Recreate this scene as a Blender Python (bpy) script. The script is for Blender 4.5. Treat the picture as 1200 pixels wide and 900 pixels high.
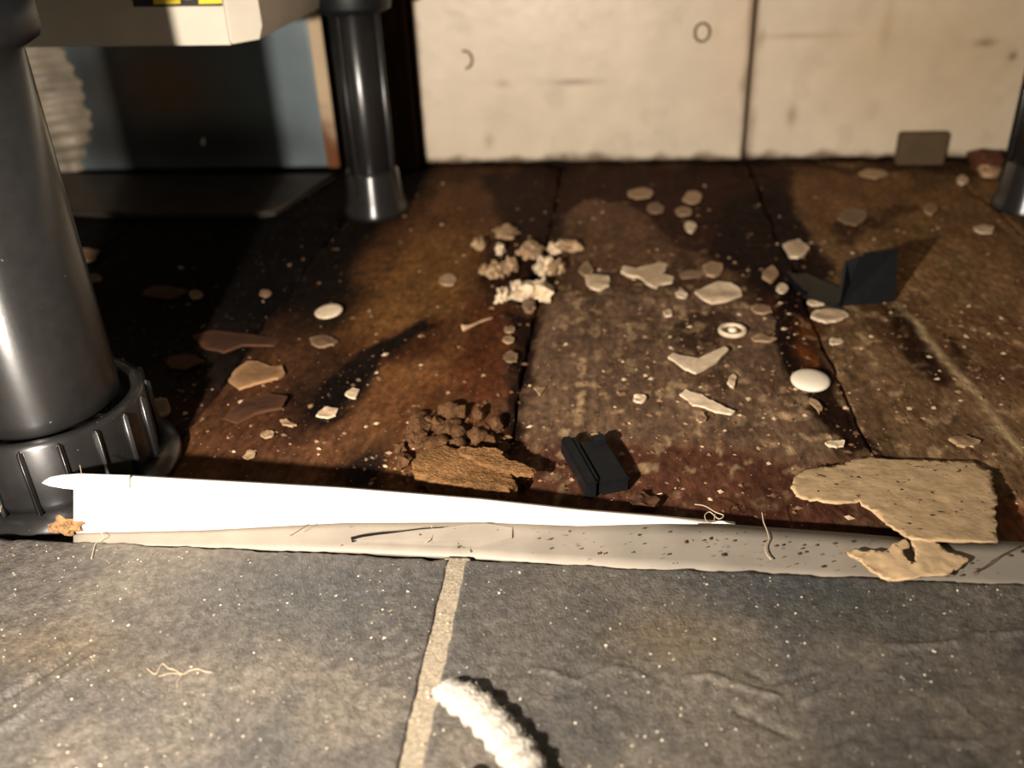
import bpy, bmesh, math, random
import numpy as np
from mathutils import Vector, Matrix, noise as mnoise

random.seed(7)
RNG = np.random.RandomState(11)
for o in list(bpy.data.objects):
    bpy.data.objects.remove(o)
SC = bpy.context.scene
COL = SC.collection

# ------------------------------------------------------------------ camera
F = 1085.16                                   # focal length in pixels of the 1200x900 frame
CAM = np.array([0.0, 0.0, 0.22])
_y = np.array([124.0, -619.0, F]); _y /= np.linalg.norm(_y)
_z = -np.array([88.0, 1920.0, F]); _z /= np.linalg.norm(_z)
_z = _z - _y * (_z @ _y); _z /= np.linalg.norm(_z)
_x = np.cross(_y, _z)
R = np.array([_x, _y, _z])                    # camera (right, down, forward) -> world
cam = bpy.data.cameras.new('camera')
cam.sensor_width = 36.0
cam.lens = 36.0 * F / 1200.0
cam.clip_start = 0.01
cam.dof.use_dof = True
cam.dof.focus_distance = 0.345
cam.dof.aperture_fstop = 8.5
cam_o = bpy.data.objects.new('camera', cam)
COL.objects.link(cam_o)
M3 = np.array([R[:, 0], -R[:, 1], -R[:, 2]]).T
cam_o.matrix_world = Matrix([[*M3[0], CAM[0]], [*M3[1], CAM[1]], [*M3[2], CAM[2]], [0, 0, 0, 1]])
SC.camera = cam_o

# ------------------------------------------------------------------ world, light, exposure
w = bpy.data.worlds.new('world'); SC.world = w; w.use_nodes = True
w.node_tree.nodes['Background'].inputs[0].default_value = (1.0, 0.88, 0.72, 1)
w.node_tree.nodes['Background'].inputs[1].default_value = 0.14
lamp = bpy.data.lights.new('torch', 'SPOT')   # the hand torch lying just below and left of the frame
lamp.energy = 19.5
lamp.color = (1.0, 0.895, 0.785)
lamp.shadow_soft_size = 0.006
lamp.spot_size = math.radians(125)
lamp.spot_blend = 1.0
lo = bpy.data.objects.new('torch', lamp); COL.objects.link(lo)
lo.location = (-0.146, -0.03, 0.188)
lo.rotation_euler = (Vector((-0.10, 0.75, 0.04)) - Vector(lo.location)).to_track_quat('-Z', 'Y').to_euler()
SC.view_settings.view_transform = 'Standard'
SC.view_settings.look = 'None'
SC.view_settings.gamma = 1.0
SC.view_settings.use_curve_mapping = False
SC.view_settings.exposure = 0.0

# ------------------------------------------------------------------ helpers
def ray(px, py): return R @ np.array([px - 600.0, py - 450.0, F])
def at(px, py, z=0.0):
    d = ray(px, py); return CAM + d * (z - CAM[2]) / d[2]
def aty(px, py, y):
    d = ray(px, py); return CAM + d * y / d[1]
def lin(c):
    return tuple(((v / 255.0) / 12.92) if v / 255.0 <= 0.04045 else (((v / 255.0) + 0.055) / 1.055) ** 2.4 for v in c)

_P = RNG.rand(256, 256)
def vnoise(x, y, seed=0):
    x = np.asarray(x, float) + seed * 17.31; y = np.asarray(y, float) + seed * 9.77
    xi = np.floor(x).astype(int); yi = np.floor(y).astype(int)
    u = x - xi; v = y - yi
    u = u * u * (3 - 2 * u); v = v * v * (3 - 2 * v)
    a = _P[xi % 256, yi % 256]; b = _P[(xi + 1) % 256, yi % 256]
    c = _P[xi % 256, (yi + 1) % 256]; d = _P[(xi + 1) % 256, (yi + 1) % 256]
    return (a * (1 - u) + b * u) * (1 - v) + (c * (1 - u) + d * u) * v
def fbm(x, y, seed=0, octv=4):
    s = 0; a = 0.5; t = 0
    for k in range(octv):
        s = s + a * vnoise(np.asarray(x) * 2 ** k, np.asarray(y) * 2 ** k, seed + k * 3); t += a; a *= 0.5
    return s / t
def sstep(a, b, x):
    t = np.clip((x - a) / (b - a), 0, 1); return t * t * (3 - 2 * t)

def mat(name, color, rough=0.6, metal=0.0, spec=0.5, vary=0.25, nscale=60.0, bump=0.0, bscale=400.0, vcol=False,
        speck=None, sscale=900.0, samt=0.62, bdist=0.0005, aniso=(1, 1, 1)):
    m = bpy.data.materials.new(name); m.use_nodes = True
    nt = m.node_tree; N = nt.nodes; L = nt.links
    p = N['Principled BSDF']
    p.inputs['Roughness'].default_value = rough
    p.inputs['Metallic'].default_value = metal
    p.inputs['Specular IOR Level'].default_value = spec
    tc = N.new('ShaderNodeTexCoord'); mp = N.new('ShaderNodeMapping')
    L.new(tc.outputs['Object'], mp.inputs['Vector']); mp.inputs['Scale'].default_value = aniso
    n1 = N.new('ShaderNodeTexNoise'); n1.inputs['Scale'].default_value = nscale; n1.inputs['Detail'].default_value = 6
    L.new(mp.outputs[0], n1.inputs['Vector'])
    rng = N.new('ShaderNodeMapRange')
    rng.inputs['From Min'].default_value = 0.3; rng.inputs['From Max'].default_value = 0.7
    rng.inputs['To Min'].default_value = 1 - vary; rng.inputs['To Max'].default_value = 1 + vary
    L.new(n1.outputs['Fac'], rng.inputs['Value'])
    mul = N.new('ShaderNodeVectorMath'); mul.operation = 'SCALE'
    if vcol:
        at_ = N.new('ShaderNodeAttribute'); at_.attribute_name = 'Col'
        L.new(at_.outputs['Color'], mul.inputs[0])
    else:
        mul.inputs[0].default_value = lin(color)
    L.new(rng.outputs[0], mul.inputs['Scale'])
    out = mul.outputs[0]
    if speck:
        n3 = N.new('ShaderNodeTexNoise'); n3.inputs['Scale'].default_value = sscale; n3.inputs['Detail'].default_value = 2
        L.new(tc.outputs['Object'], n3.inputs['Vector'])
        r3 = N.new('ShaderNodeMapRange'); r3.inputs['From Min'].default_value = samt; r3.inputs['From Max'].default_value = samt + 0.06
        L.new(n3.outputs['Fac'], r3.inputs['Value'])
        mx = N.new('ShaderNodeMix'); mx.data_type = 'RGBA'
        L.new(r3.outputs[0], mx.inputs['Factor']); L.new(out, mx.inputs['A'])
        mx.inputs['B'].default_value = (*lin(speck), 1)
        out = mx.outputs['Result']
    L.new(out, p.inputs['Base Color'])
    if bump > 0:
        n2 = N.new('ShaderNodeTexNoise'); n2.inputs['Scale'].default_value = bscale; n2.inputs['Detail'].default_value = 5
        L.new(mp.outputs[0], n2.inputs['Vector'])
        b = N.new('ShaderNodeBump'); b.inputs['Strength'].default_value = bump; b.inputs['Distance'].default_value = bdist
        L.new(n2.outputs['Fac'], b.inputs['Height']); L.new(b.outputs[0], p.inputs['Normal'])
    return m

MAT = dict(
    wood=mat('rotten_wood', (90, 60, 40), 0.75, spec=0.08, vary=0.42, nscale=330, aniso=(1, .45, 1), bump=0.8, bscale=500, vcol=True, bdist=0.0008,
             speck=(150, 120, 90), sscale=520, samt=0.69),
    tile=mat('slate_tile', (80, 74, 66), 0.5, spec=0.4, vary=0.3, nscale=500, bump=1.0, bscale=1100, vcol=True, bdist=0.0006,
             speck=(190, 170, 140), sscale=1500, samt=0.72),
    grout=mat('grout', (150, 138, 118), 0.95, spec=0.1, vary=0.3, nscale=900, bump=0.8, bscale=1500),
    wallp=mat('painted_board', (226, 214, 192), 0.38, spec=0.4, vary=0.06, nscale=40, bump=0.12, bscale=160, vcol=True),
    dark=mat('dark_void', (26, 20, 16), 0.9, spec=0.1, vary=0.4),
    post=mat('stained_timber', (52, 34, 22), 0.85, spec=0.15, vary=0.45, nscale=120, bump=0.5, aniso=(1, 1, 0.15)),
    black=mat('black_plastic', (30, 29, 28), 0.31, spec=1.0, vary=0.15, nscale=200, bump=0.06, bscale=300, speck=(120, 110, 95), sscale=420, samt=0.745),
    blackm=mat('matt_black_plastic', (17, 18, 20), 0.5, spec=0.35, vary=0.2, nscale=200, bump=0.1, bscale=500, speck=(90, 85, 75), sscale=600, samt=0.74),
    white=mat('white_plastic', (236, 230, 220), 0.45, spec=0.4, vary=0.03, nscale=90, bump=0.05, bscale=300, speck=(80, 66, 50), sscale=430, samt=0.735),
    flange=mat('grimy_shaded_plastic', (146, 137, 124), 0.5, spec=0.25, vary=0.12, nscale=70, bump=0.1, bscale=300, speck=(70, 56, 42), sscale=430, samt=0.72),  # white strip's shaded part: shade put into a greyer base colour, plus dirt specks
    house=mat('cream_housing', (205, 196, 178), 0.45, spec=0.4, vary=0.05, bump=0.05),
    steel=mat('sheet_steel', (112, 122, 126), 0.35, metal=0.1, spec=0.5, vary=0.1, nscale=30, bump=0.03, vcol=True),
    tray=mat('base_tray', (62, 56, 48), 0.5, metal=0.3, vary=0.3, nscale=40, bump=0.1),
    hose=mat('grubby_white_plastic', (150, 138, 120), 0.45, spec=0.4, vary=0.35, nscale=45, bump=0.2, bscale=90),
    yellow=mat('label_yellow', (230, 205, 40), 0.5, vary=0.05),
    labelk=mat('label_black', (28, 24, 18), 0.5, vary=0.05),
    chip=mat('cream_paint', (222, 200, 168), 0.6, spec=0.3, vary=0.16, nscale=260, bump=0.4, bscale=700),
    chipd=mat('dirty_cream_paint', (176, 146, 112), 0.7, spec=0.2, vary=0.28, nscale=260, bump=0.5, bscale=700),
    chipg=mat('grimy_flake', (128, 104, 80), 0.8, spec=0.15, vary=0.3, nscale=260, bump=0.5, bscale=700),
    clump=mat('orange_clump', (140, 108, 74), 0.9, spec=0.1, vary=0.4, nscale=500, bump=1.0, bscale=900, bdist=.001),
    chipv=mat('chip_paint', (222, 200, 168), 0.6, spec=0.3, vary=0.14, nscale=260, bump=0.4, bscale=700, vcol=True),
    rottenl=mat('crumbly_wood_pale', (124, 90, 56), 0.9, spec=0.1, vary=0.4, nscale=420, bump=1.0, bscale=800, bdist=0.001),
    dull_block=mat('dull_brown', (96, 80, 60), 0.8, spec=0.1, vary=0.2),
    redchip=mat('red_brown_flake', (94, 58, 40), 0.8, spec=0.15, vary=0.35, nscale=260, bump=0.6, bscale=500),
    paper=mat('tan_lining', (200, 170, 130), 0.8, spec=0.15, vary=0.2, nscale=170, bump=0.5, bscale=420, speck=(60, 42, 26), sscale=330, samt=0.66),
    rotten=mat('crumbly_wood', (92, 65, 42), 0.9, spec=0.1, vary=0.4, nscale=500, bump=1.0, bscale=800, bdist=0.001),
    cap=mat('white_cap', (236, 224, 200), 0.4, spec=0.4, vary=0.05),
    felt=mat('white_felt', (184, 177, 164), 0.95, spec=0.1, vary=0.12, nscale=700, bump=1.0, bscale=900, bdist=0.001),
    fibre=mat('fibre', (186, 168, 140), 0.7, spec=0.2, vary=0.1),
    darkfibre=mat('dark_fibre', (96, 74, 52), 0.7, spec=0.2, vary=0.1),
    grit=mat('grit', (200, 180, 150), 0.7, spec=0.2, vary=0.1, vcol=True),
    dust=mat('pale_grain', (235, 222, 198), 0.5, spec=0.5, vary=0.1),
)

def anisotropic(m, amount, rot):
    nt = m.node_tree; p = nt.nodes['Principled BSDF']; t = nt.nodes.new('ShaderNodeTangent'); t.direction_type = 'RADIAL'; t.axis = 'Z'
    nt.links.new(t.outputs[0], p.inputs['Tangent']); p.inputs['Anisotropic'].default_value = amount; p.inputs['Anisotropic Rotation'].default_value = rot
anisotropic(MAT['black'], 0.75, 0.25)
def link(name, me, m, parent=None, kind=None, label=None, cat=None, group=None, smooth=True):
    o = bpy.data.objects.new(name, me); COL.objects.link(o)
    if m is not None and not me.materials: me.materials.append(MAT[m])
    if smooth: me.polygons.foreach_set('use_smooth', [True] * len(me.polygons))
    if parent is not None:
        o.parent = parent
    if kind: o['kind'] = kind
    if label: o['label'] = label
    if cat: o['category'] = cat
    if group: o['group'] = group
    return o
def bmobj(name, bm, m, parent=None, **k):
    bmesh.ops.recalc_face_normals(bm, faces=bm.faces)
    me = bpy.data.meshes.new(name); bm.to_mesh(me); bm.free()
    if k.pop('smooth', True) is False:
        me.polygons.foreach_set('use_smooth', [True] * len(me.polygons)); me.set_sharp_from_angle(angle=0.6)
    return link(name, me, m, parent, **k)
def empty(name, loc, label=None, cat=None, kind=None, group=None):
    o = bpy.data.objects.new(name, None); COL.objects.link(o); o.location = loc; o.empty_display_size = 0.01
    if label: o['label'] = label
    if cat: o['category'] = cat
    if kind: o['kind'] = kind
    if group: o['group'] = group
    return o
def setcol(me, rgb):
    a = me.attributes.new('Col', 'FLOAT_COLOR', 'POINT')
    buf = np.ones((len(me.vertices), 4), np.float32); buf[:, :3] = rgb
    a.data.foreach_set('color', buf.ravel())
def rawmesh(name, V, Fc):
    me = bpy.data.meshes.new(name); me.from_pydata([tuple(v) for v in V], [], [tuple(f) for f in Fc]); me.update(); return me

def heightfield(name, x0f, x1f, y0f, y1f, nx, ny, hfun, cfun, zbot, m, parent):
    """slab with a relief top: x0f/x1f give the side edges as functions of y, y0f/y1f the end edges as functions of x"""
    u = np.linspace(0, 1, nx); v = np.linspace(0, 1, ny)
    U, V = np.meshgrid(u, v, indexing='ij')
    xm = x0f(0) + (x1f(0) - x0f(0)) * U
    Y = y0f(xm) + (y1f(xm) - y0f(xm)) * V
    X = x0f(Y) + (x1f(Y) - x0f(Y)) * U
    Z = hfun(X, Y)
    top = np.stack([X, Y, Z], -1).reshape(-1, 3)
    idx = np.arange(nx * ny).reshape(nx, ny)
    q = np.stack([idx[:-1, :-1], idx[1:, :-1], idx[1:, 1:], idx[:-1, 1:]], -1).reshape(-1, 4)
    ring = np.concatenate([idx[:, 0], idx[-1, 1:], idx[-2::-1, -1], idx[0, -2:0:-1]])
    low = top[ring].copy(); low[:, 2] = zbot
    nb = len(ring); b0 = nx * ny
    j = np.arange(nb); k = (j + 1) % nb
    sk = np.stack([ring[j], b0 + j, b0 + k, ring[k]], -1)
    VV = np.concatenate([top, low]); FF = [tuple(f) for f in np.concatenate([q, sk])] + [tuple(b0 + j[::-1])]
    me = rawmesh(name, VV, FF)
    c = cfun(VV[:, 0], VV[:, 1]); setcol(me, c)
    return link(name, me, m, parent)

def lathe(bm, prof, seg=48, c=(0, 0, 0), cap=True):
    rings = []
    for r, z in prof:
        rings.append([bm.verts.new((c[0] + r * math.cos(2 * math.pi * k / seg), c[1] + r * math.sin(2 * math.pi * k / seg), c[2] + z)) for k in range(seg)])
    for a, b in zip(rings[:-1], rings[1:]):
        for k in range(seg):
            bm.faces.new((a[k], a[(k + 1) % seg], b[(k + 1) % seg], b[k]))
    if cap:
        bm.faces.new(rings[0][::-1]); bm.faces.new(rings[-1])
def box(bm, c, s, rz=0.0, bevel=0.0, rx=0.0, ry=0.0):
    r = bmesh.ops.create_cube(bm, size=1.0)
    vs = r['verts']
    bmesh.ops.scale(bm, vec=s, verts=vs)
    if bevel:
        es = list({e for v in vs for e in v.link_edges})
        b = bmesh.ops.bevel(bm, geom=es, offset=bevel, segments=2, affect='EDGES')
        vs = list({v for f in b['faces'] for v in f.verts} | {v for v in vs if v.is_valid})
    bmesh.ops.transform(bm, matrix=Matrix.Translation(c) @ Matrix.Rotation(rz, 4, 'Z') @ Matrix.Rotation(ry, 4, 'Y') @ Matrix.Rotation(rx, 4, 'X'), verts=vs)
def tube(bm, pts, r, seg=6):
    pts = [Vector(p) for p in pts]; n = len(pts)
    rr = r if hasattr(r, '__len__') else [r] * n
    rings = []; up = Vector((0.13, 0.21, 1)).normalized()
    for i, p in enumerate(pts):
        t = (pts[min(i + 1, n - 1)] - pts[max(i - 1, 0)]).normalized()
        a = t.cross(up)
        if a.length < 1e-4: a = t.cross(Vector((1, 0, 0)))
        a.normalize(); b = a.cross(t).normalized()
        rings.append([bm.verts.new(p + rr[i] * (math.cos(2 * math.pi * k / seg) * a + math.sin(2 * math.pi * k / seg) * b)) for k in range(seg)])
    for A, B in zip(rings[:-1], rings[1:]):
        for k in range(seg): bm.faces.new((A[k], A[(k + 1) % seg], B[(k + 1) % seg], B[k]))
    bm.faces.new(rings[0][::-1]); bm.faces.new(rings[-1])
def catmull(P, n=6):
    P = [np.array(p, float) for p in P]; out = []
    Q = [2 * P[0] - P[1]] + P + [2 * P[-1] - P[-2]]
    for i in range(1, len(Q) - 2):
        for k in range(n):
            t = k / n; a, b, c, d = Q[i - 1], Q[i], Q[i + 1], Q[i + 2]
            out.append(0.5 * (2 * b + (c - a) * t + (2 * a - 5 * b + 4 * c - d) * t * t + (3 * b - a - 3 * c + d) * t ** 3))
    out.append(P[-1]); return out

# ------------------------------------------------------------------ the boarded floor under the units
PITCH = 0.151; GAP1 = -0.043
def wood_h(x, y):
    x = np.asarray(x, float); y = np.asarray(y, float)
    h = (fbm(x * 45, y * 14, 1, 4) - 0.5) * 0.0016 + (fbm(x * 220, y * 120, 5, 3) - 0.5) * 0.0009
    e = np.abs(((x - GAP1 + PITCH / 2) % PITCH) - PITCH / 2)           # distance to the nearest joint
    rot = fbm(x * 30, y * 22, 9, 4)
    h = h - 0.0035 * sstep(0.016, 0.0, e) * sstep(0.35, 0.65, rot)      # rotted arrises
    for px, py, rx, ry, d in [(392, 445, .022, .040, .003), (619, 322, .007, .010, .009), (600, 335, .009, .006, .003), (430, 540, .010, .025, .003)]:
        c = at(px, py); q = ((x - c[0]) / rx) ** 2 + ((y - c[1]) / ry) ** 2
        h = h - d * np.exp(-q * 1.4)
    qx = x + (fbm(x * 120, y * 70, 81, 4) - 0.5) * 0.012; qy = y + (fbm(x * 110, y * 60, 91, 4) - 0.5) * 0.024
    for P in (POLY[3][0], POLY[4][0], POLY[6][0], POLY[15][0]): h = h + 0.0005 * sstep(-.001, .001, polydist(qx, qy, P))
    return h
STAINS = [  # px, py, half width (m), half depth (m), colour, strength
    # gap 1, the reddish rot beside it
    (622, 380, .016, .085, (46, 21, 10), .95), (603, 480, .014, .055, (44, 22, 12), .9), (575, 420, .022, .05, (78, 40, 18), .7),
    (650, 240, .020, .075, (38, 20, 13), .9), (560, 340, .030, .06, (66, 40, 22), .6), (590, 300, .02, .05, (52, 26, 14), .8),
    # left board: warm golden brown
    (500, 330, .030, .10, (116, 80, 42), .8), (470, 440, .035, .05, (98, 64, 36), .8), (540, 235, .035, .06, (92, 62, 36), .8),
    (520, 480, .022, .04, (82, 48, 26), .7), (410, 375, .018, .02, (104, 70, 36), .8), (470, 395, .03, .018, (60, 28, 13), .8),
    (330, 525, .035, .03, (86, 56, 36), .8), (300, 480, .03, .03, (58, 32, 20), .7), (450, 545, .012, .03, (70, 44, 28), .7),
    (395, 440, .016, .032, (13, 9, 7), 1.0), (430, 545, .010, .02, (20, 15, 12), .95), (360, 480, .010, .02, (22, 14, 9), .8),
    # middle board
    (735, 260, .034, .07, (92, 64, 44), .9), (690, 420, .045, .07, (98, 74, 54), .7), (800, 470, .055, .06, (90, 66, 50), .7),
    (640, 215, .05, .04, (40, 22, 14), .9), (800, 230, .03, .06, (74, 42, 24), .85), (770, 330, .03, .03, (62, 42, 28), .6),
    (845, 400, .022, .03, (60, 40, 28), .7), (780, 560, .09, .025, (70, 40, 27), .85), (700, 560, .05, .03, (78, 48, 30), .7),
    (900, 600, .05, .02, (62, 32, 22), .8),
    # gap 2, black and rust
    (920, 340, .020, .11, (30, 15, 10), 1.0), (985, 470, .016, .06, (38, 18, 10), .95), (860, 240, .03, .10, (38, 18, 12), .95),
    (955, 415, .008, .035, (96, 52, 22), .8), (930, 380, .006, .03, (80, 40, 18), .7), (850, 205, .04, .03, (50, 24, 15), .85),
    (1020, 525, .012, .02, (30, 16, 10), .95), (965, 560, .03, .02, (56, 28, 18), .85),
    # right board
    (1120, 330, .05, .10, (124, 94, 62), .9), (1060, 240, .07, .05, (102, 74, 46), .85), (1080, 460, .05, .06, (112, 86, 60), .9),
    (1100, 420, .012, .03, (66, 42, 24), .85), (1055, 385, .016, .03, (64, 38, 22), .85), (990, 255, .02, .03, (120, 86, 56), .7),
    (1020, 262, .014, .01, (58, 32, 18), .8), (1180, 420, .03, .05, (92, 64, 42), .7), (1185, 590, .02, .02, (110, 66, 42), .9),
    (1150, 560, .03, .04, (96, 74, 52), .8), (950, 215, .03, .03, (96, 66, 42), .7),
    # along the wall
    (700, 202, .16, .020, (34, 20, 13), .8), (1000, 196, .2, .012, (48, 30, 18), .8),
]
POLY = [  # outline in photo pixels, colour, edge softness (m), strength: layers of old coating and rot, and the hole's painted shade
    ([(560, 205), (660, 203), (668, 235), (650, 300), (640, 330), (590, 345), (560, 330), (590, 270), (575, 235)], (38, 18, 10), .006, .88),
    ([(640, 204), (930, 198), (925, 250), (960, 300), (940, 345), (880, 335), (840, 300), (800, 290), (770, 262), (730, 240), (690, 235), (660, 250)], (44, 19, 10), .005, .9),
    ([(850, 235), (915, 205), (945, 270), (985, 315), (960, 350), (900, 345), (830, 300)], (26, 11, 7), .005, .93),
    ([(662, 252), (690, 236), (735, 240), (776, 264), (806, 304), (760, 311), (700, 313), (652, 304)], (94, 68, 48), .004, .95),
    ([(622, 400), (640, 358), (690, 344), (780, 340), (850, 350), (905, 360), (916, 410), (905, 450), (960, 484), (985, 525), (930, 545), (860, 530), (760, 520), (650, 530), (604, 505)], (98, 76, 58), .004, .9),
    ([(605, 512), (700, 520), (800, 520), (900, 538), (990, 560), (990, 628), (900, 612), (760, 604), (640, 598), (598, 580)], (74, 46, 33), .010, .8),
    ([(790, 382), (838, 364), (862, 378), (836, 411), (792, 414)], (54, 36, 25), .003, .9), ([(800, 440), (850, 436), (870, 452), (830, 462)], (66, 46, 34), .003, .7),
    ([(905, 352), (932, 336), (955, 372), (966, 430), (986, 470), (1018, 515), (1046, 537), (1002, 540), (962, 500), (930, 452), (906, 420)], (24, 9, 5), .003, .97),
    ([(936, 372), (952, 376), (958, 420), (946, 430), (936, 400)], (104, 54, 22), .004, .85),
    ([(535, 345), (600, 352), (604, 400), (592, 470), (560, 480), (530, 430), (560, 390)], (74, 36, 17), .007, .75),
    ([(600, 366), (630, 362), (622, 430), (612, 510), (590, 524), (592, 470), (606, 420)], (24, 9, 5), .003, .95),
    ([(352, 482), (372, 450), (400, 424), (440, 402), (490, 374), (512, 380), (470, 412), (430, 440), (405, 480), (380, 492)], (17, 11, 8), .004, .97),
    ([(400, 572), (412, 540), (430, 518), (446, 520), (444, 572)], (22, 16, 13), .004, .9),
    ([(592, 334), (610, 326), (612, 312), (631, 312), (636, 325), (652, 336), (626, 334), (604, 338)], (5, 4, 3), .002, 1.0),  # shade inside the rotted hole, painted black
    ([(985, 300), (1040, 290), (1052, 250), (1110, 215), (1200, 212), (1200, 300), (1060, 350)], (112, 84, 54), .008, .7),
    ([(975, 262), (1010, 255), (1012, 282), (985, 290)], (50, 28, 17), .004, .85), ([(1030, 240), (1075, 238), (1080, 250), (1030, 256)], (60, 36, 22), .004, .7),
    ([(1042, 366), (1060, 360), (1088, 398), (1112, 442), (1094, 452), (1062, 412)], (42, 22, 11), .003, .92), ([(1108, 395), (1128, 404), (1136, 424), (1124, 425)], (46, 26, 14), .003, .85),
    ([(1172, 585), (1215, 590), (1215, 640), (1172, 634)], (122, 70, 44), .004, .9),
]
def polydist(x, y, P):
    W = [at(a, b)[:2] for a, b in P]; best = np.full(x.shape, 9.0); ins = np.zeros(x.shape, bool)
    for a, b in zip(W, W[1:] + W[:1]):
        ab = b - a; t = np.clip(((x - a[0]) * ab[0] + (y - a[1]) * ab[1]) / (ab @ ab), 0, 1)
        best = np.minimum(best, np.hypot(x - a[0] - t * ab[0], y - a[1] - t * ab[1]))
        if abs(ab[1]) > 1e-9:
            ins ^= ((a[1] > y) != (b[1] > y)) & (x < ab[0] * (y - a[1]) / ab[1] + a[0])
    return np.where(ins, best, -best)
def wood_c(x, y):
    x = np.asarray(x, float); y = np.asarray(y, float)
    wx = x + (fbm(x * 60, y * 30, 21, 4) - 0.5) * 0.022; wy = y + (fbm(x * 40, y * 25, 31, 4) - 0.5) * 0.06
    n = np.floor((x - GAP1) / PITCH)
    base = np.zeros((len(x), 3))
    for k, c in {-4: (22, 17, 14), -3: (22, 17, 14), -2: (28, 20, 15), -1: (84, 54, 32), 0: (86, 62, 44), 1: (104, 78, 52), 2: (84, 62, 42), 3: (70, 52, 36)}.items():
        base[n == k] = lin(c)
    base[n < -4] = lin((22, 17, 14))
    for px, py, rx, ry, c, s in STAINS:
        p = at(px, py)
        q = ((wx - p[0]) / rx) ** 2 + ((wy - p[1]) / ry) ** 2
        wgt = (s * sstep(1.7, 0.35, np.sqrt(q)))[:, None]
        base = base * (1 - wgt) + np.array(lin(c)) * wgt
    qx = x + (fbm(x * 120, y * 70, 81, 4) - 0.5) * 0.012; qy = y + (fbm(x * 110, y * 60, 91, 4) - 0.5) * 0.024
    for P, c, sf, s in POLY:
        t = (s * sstep(-sf, sf, polydist(qx, qy, P)))[:, None]
        base = base * (1 - t) + np.array(lin(c)) * t
    # near-black shade painted into the left boards towards the appliance
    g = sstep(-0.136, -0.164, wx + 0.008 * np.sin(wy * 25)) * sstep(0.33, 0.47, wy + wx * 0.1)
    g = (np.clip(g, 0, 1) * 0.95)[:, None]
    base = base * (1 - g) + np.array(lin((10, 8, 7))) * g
    # chalky residue left on the middle and right boards
    ch = sstep(0.60, 0.72, fbm(x * 170, y * 120, 101, 4)) * sstep(-0.04, -0.02, x) * sstep(0.62, 0.50, y) * sstep(0.27, 0.33, y) * sstep(.1, .25, base[:, 0] * 6)
    base = base + (0.5 * ch)[:, None] * (np.array(lin((172, 144, 108))) - base)
    grain = fbm(x * 260, y * 12, 41, 4); patch = fbm(x * 70, y * 45, 51, 5)
    f = 0.88 + 0.55 * grain + 1.1 * (patch - 0.5) + 0.35 * (fbm(x * 400, y * 300, 61, 2) - 0.5)
    base = base * np.clip(f, 0.3, 2.2)[:, None]
    # pale scored line along the right hand board
    s = np.exp(-((x - (0.169 - 0.085 * (y - 0.336)) + (fbm(y * 60, y * 0 + 3, 8, 3) - .5) * .006) / 0.0022) ** 2) * sstep(0.56, 0.42, y) * (0.3 + 0.9 * fbm(x * 200, y * 90, 71, 3))
    base = base + (s * 0.8)[:, None] * (np.array(lin((205, 178, 134))) - base)
    return base

boards = empty('floor', (0, 0.5, 0), kind='structure', label='stained rotting floorboards exposed beneath the kitchen unit')
for k in range(-4, 4):
    xa = GAP1 + k * PITCH + 0.0006; xb = GAP1 + (k + 1) * PITCH - 0.0006
    ea = lambda y, xa=xa, k=k: xa + (fbm(np.asarray(y, float) * 70, np.asarray(y, float) * 0 + k * 5.1, 3, 4) - 0.42) * 0.0040
    eb = lambda y, xb=xb, k=k: xb - (fbm(np.asarray(y, float) * 70, np.asarray(y, float) * 0 + k * 7.7, 4, 4) - 0.42) * 0.0040
    fine = -2 <= k <= 1
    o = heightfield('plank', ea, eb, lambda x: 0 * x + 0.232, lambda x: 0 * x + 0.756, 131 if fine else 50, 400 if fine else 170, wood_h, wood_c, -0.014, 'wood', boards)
    o.matrix_parent_inverse = Matrix.Translation((0, -0.5, 0))
bm = bmesh.new(); box(bm, (-0.04, 0.49, -0.0195), (1.3, 0.56, 0.011))
bmobj('subfloor', bm, 'dark', None, kind='structure', smooth=False)

# ------------------------------------------------------------------ slate-effect tiles in the foreground
TZ = 0.012
E0 = at(0, 627, TZ); E1 = at(1200, 681, TZ)
def tedge(x): return E0[1] + (np.asarray(x, float) - E0[0]) * (E1[1] - E0[1]) / (E1[0] - E0[0]) + (fbm(np.asarray(x, float) * 160, np.asarray(x, float) * 0, 2, 4) - 0.5) * 0.0022
CRACKS = [  # polyline in photo pixels, step height, width
    ([(-60, 870), (0, 822), (50, 790), (98, 755)], -0.0009, .0016), ([(-40, 880), (30, 835), (75, 795), (110, 770)], 0.0006, .0016),
    ([(630, 783), (655, 792), (680, 800), (700, 789), (720, 783), (740, 786), (762, 797)], 0.0005, .0009),
    ([(1210, 741), (1140, 745), (1122, 754), (1085, 757), (1040, 757), (1012, 775), (990, 797), (945, 822)], 0.0007, .0012),
    ([(810, 794), (835, 793), (870, 805), (912, 817)], 0.0006, .0011), ([(1115, 818), (1130, 832), (1150, 850)], 0.0005, .0007),
    ([(1116, 714), (1132, 730)], 0.0004, .0006), ([(960, 785), (905, 800), (880, 788)], -0.0005, .0011),
    ([(300, 690), (260, 725), (230, 760)], -0.0005, .0013), ([(1000, 870), (960, 890), (940, 910)], 0.0006, .0012), ([(480, 770), (430, 800), (380, 850)], -0.0005, .0013),
    ([(860, 830), (900, 850), (930, 862)], -0.0005, .0012), ([(1200, 850), (1150, 870), (1080, 868)], 0.0005, .0012),
]
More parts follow.
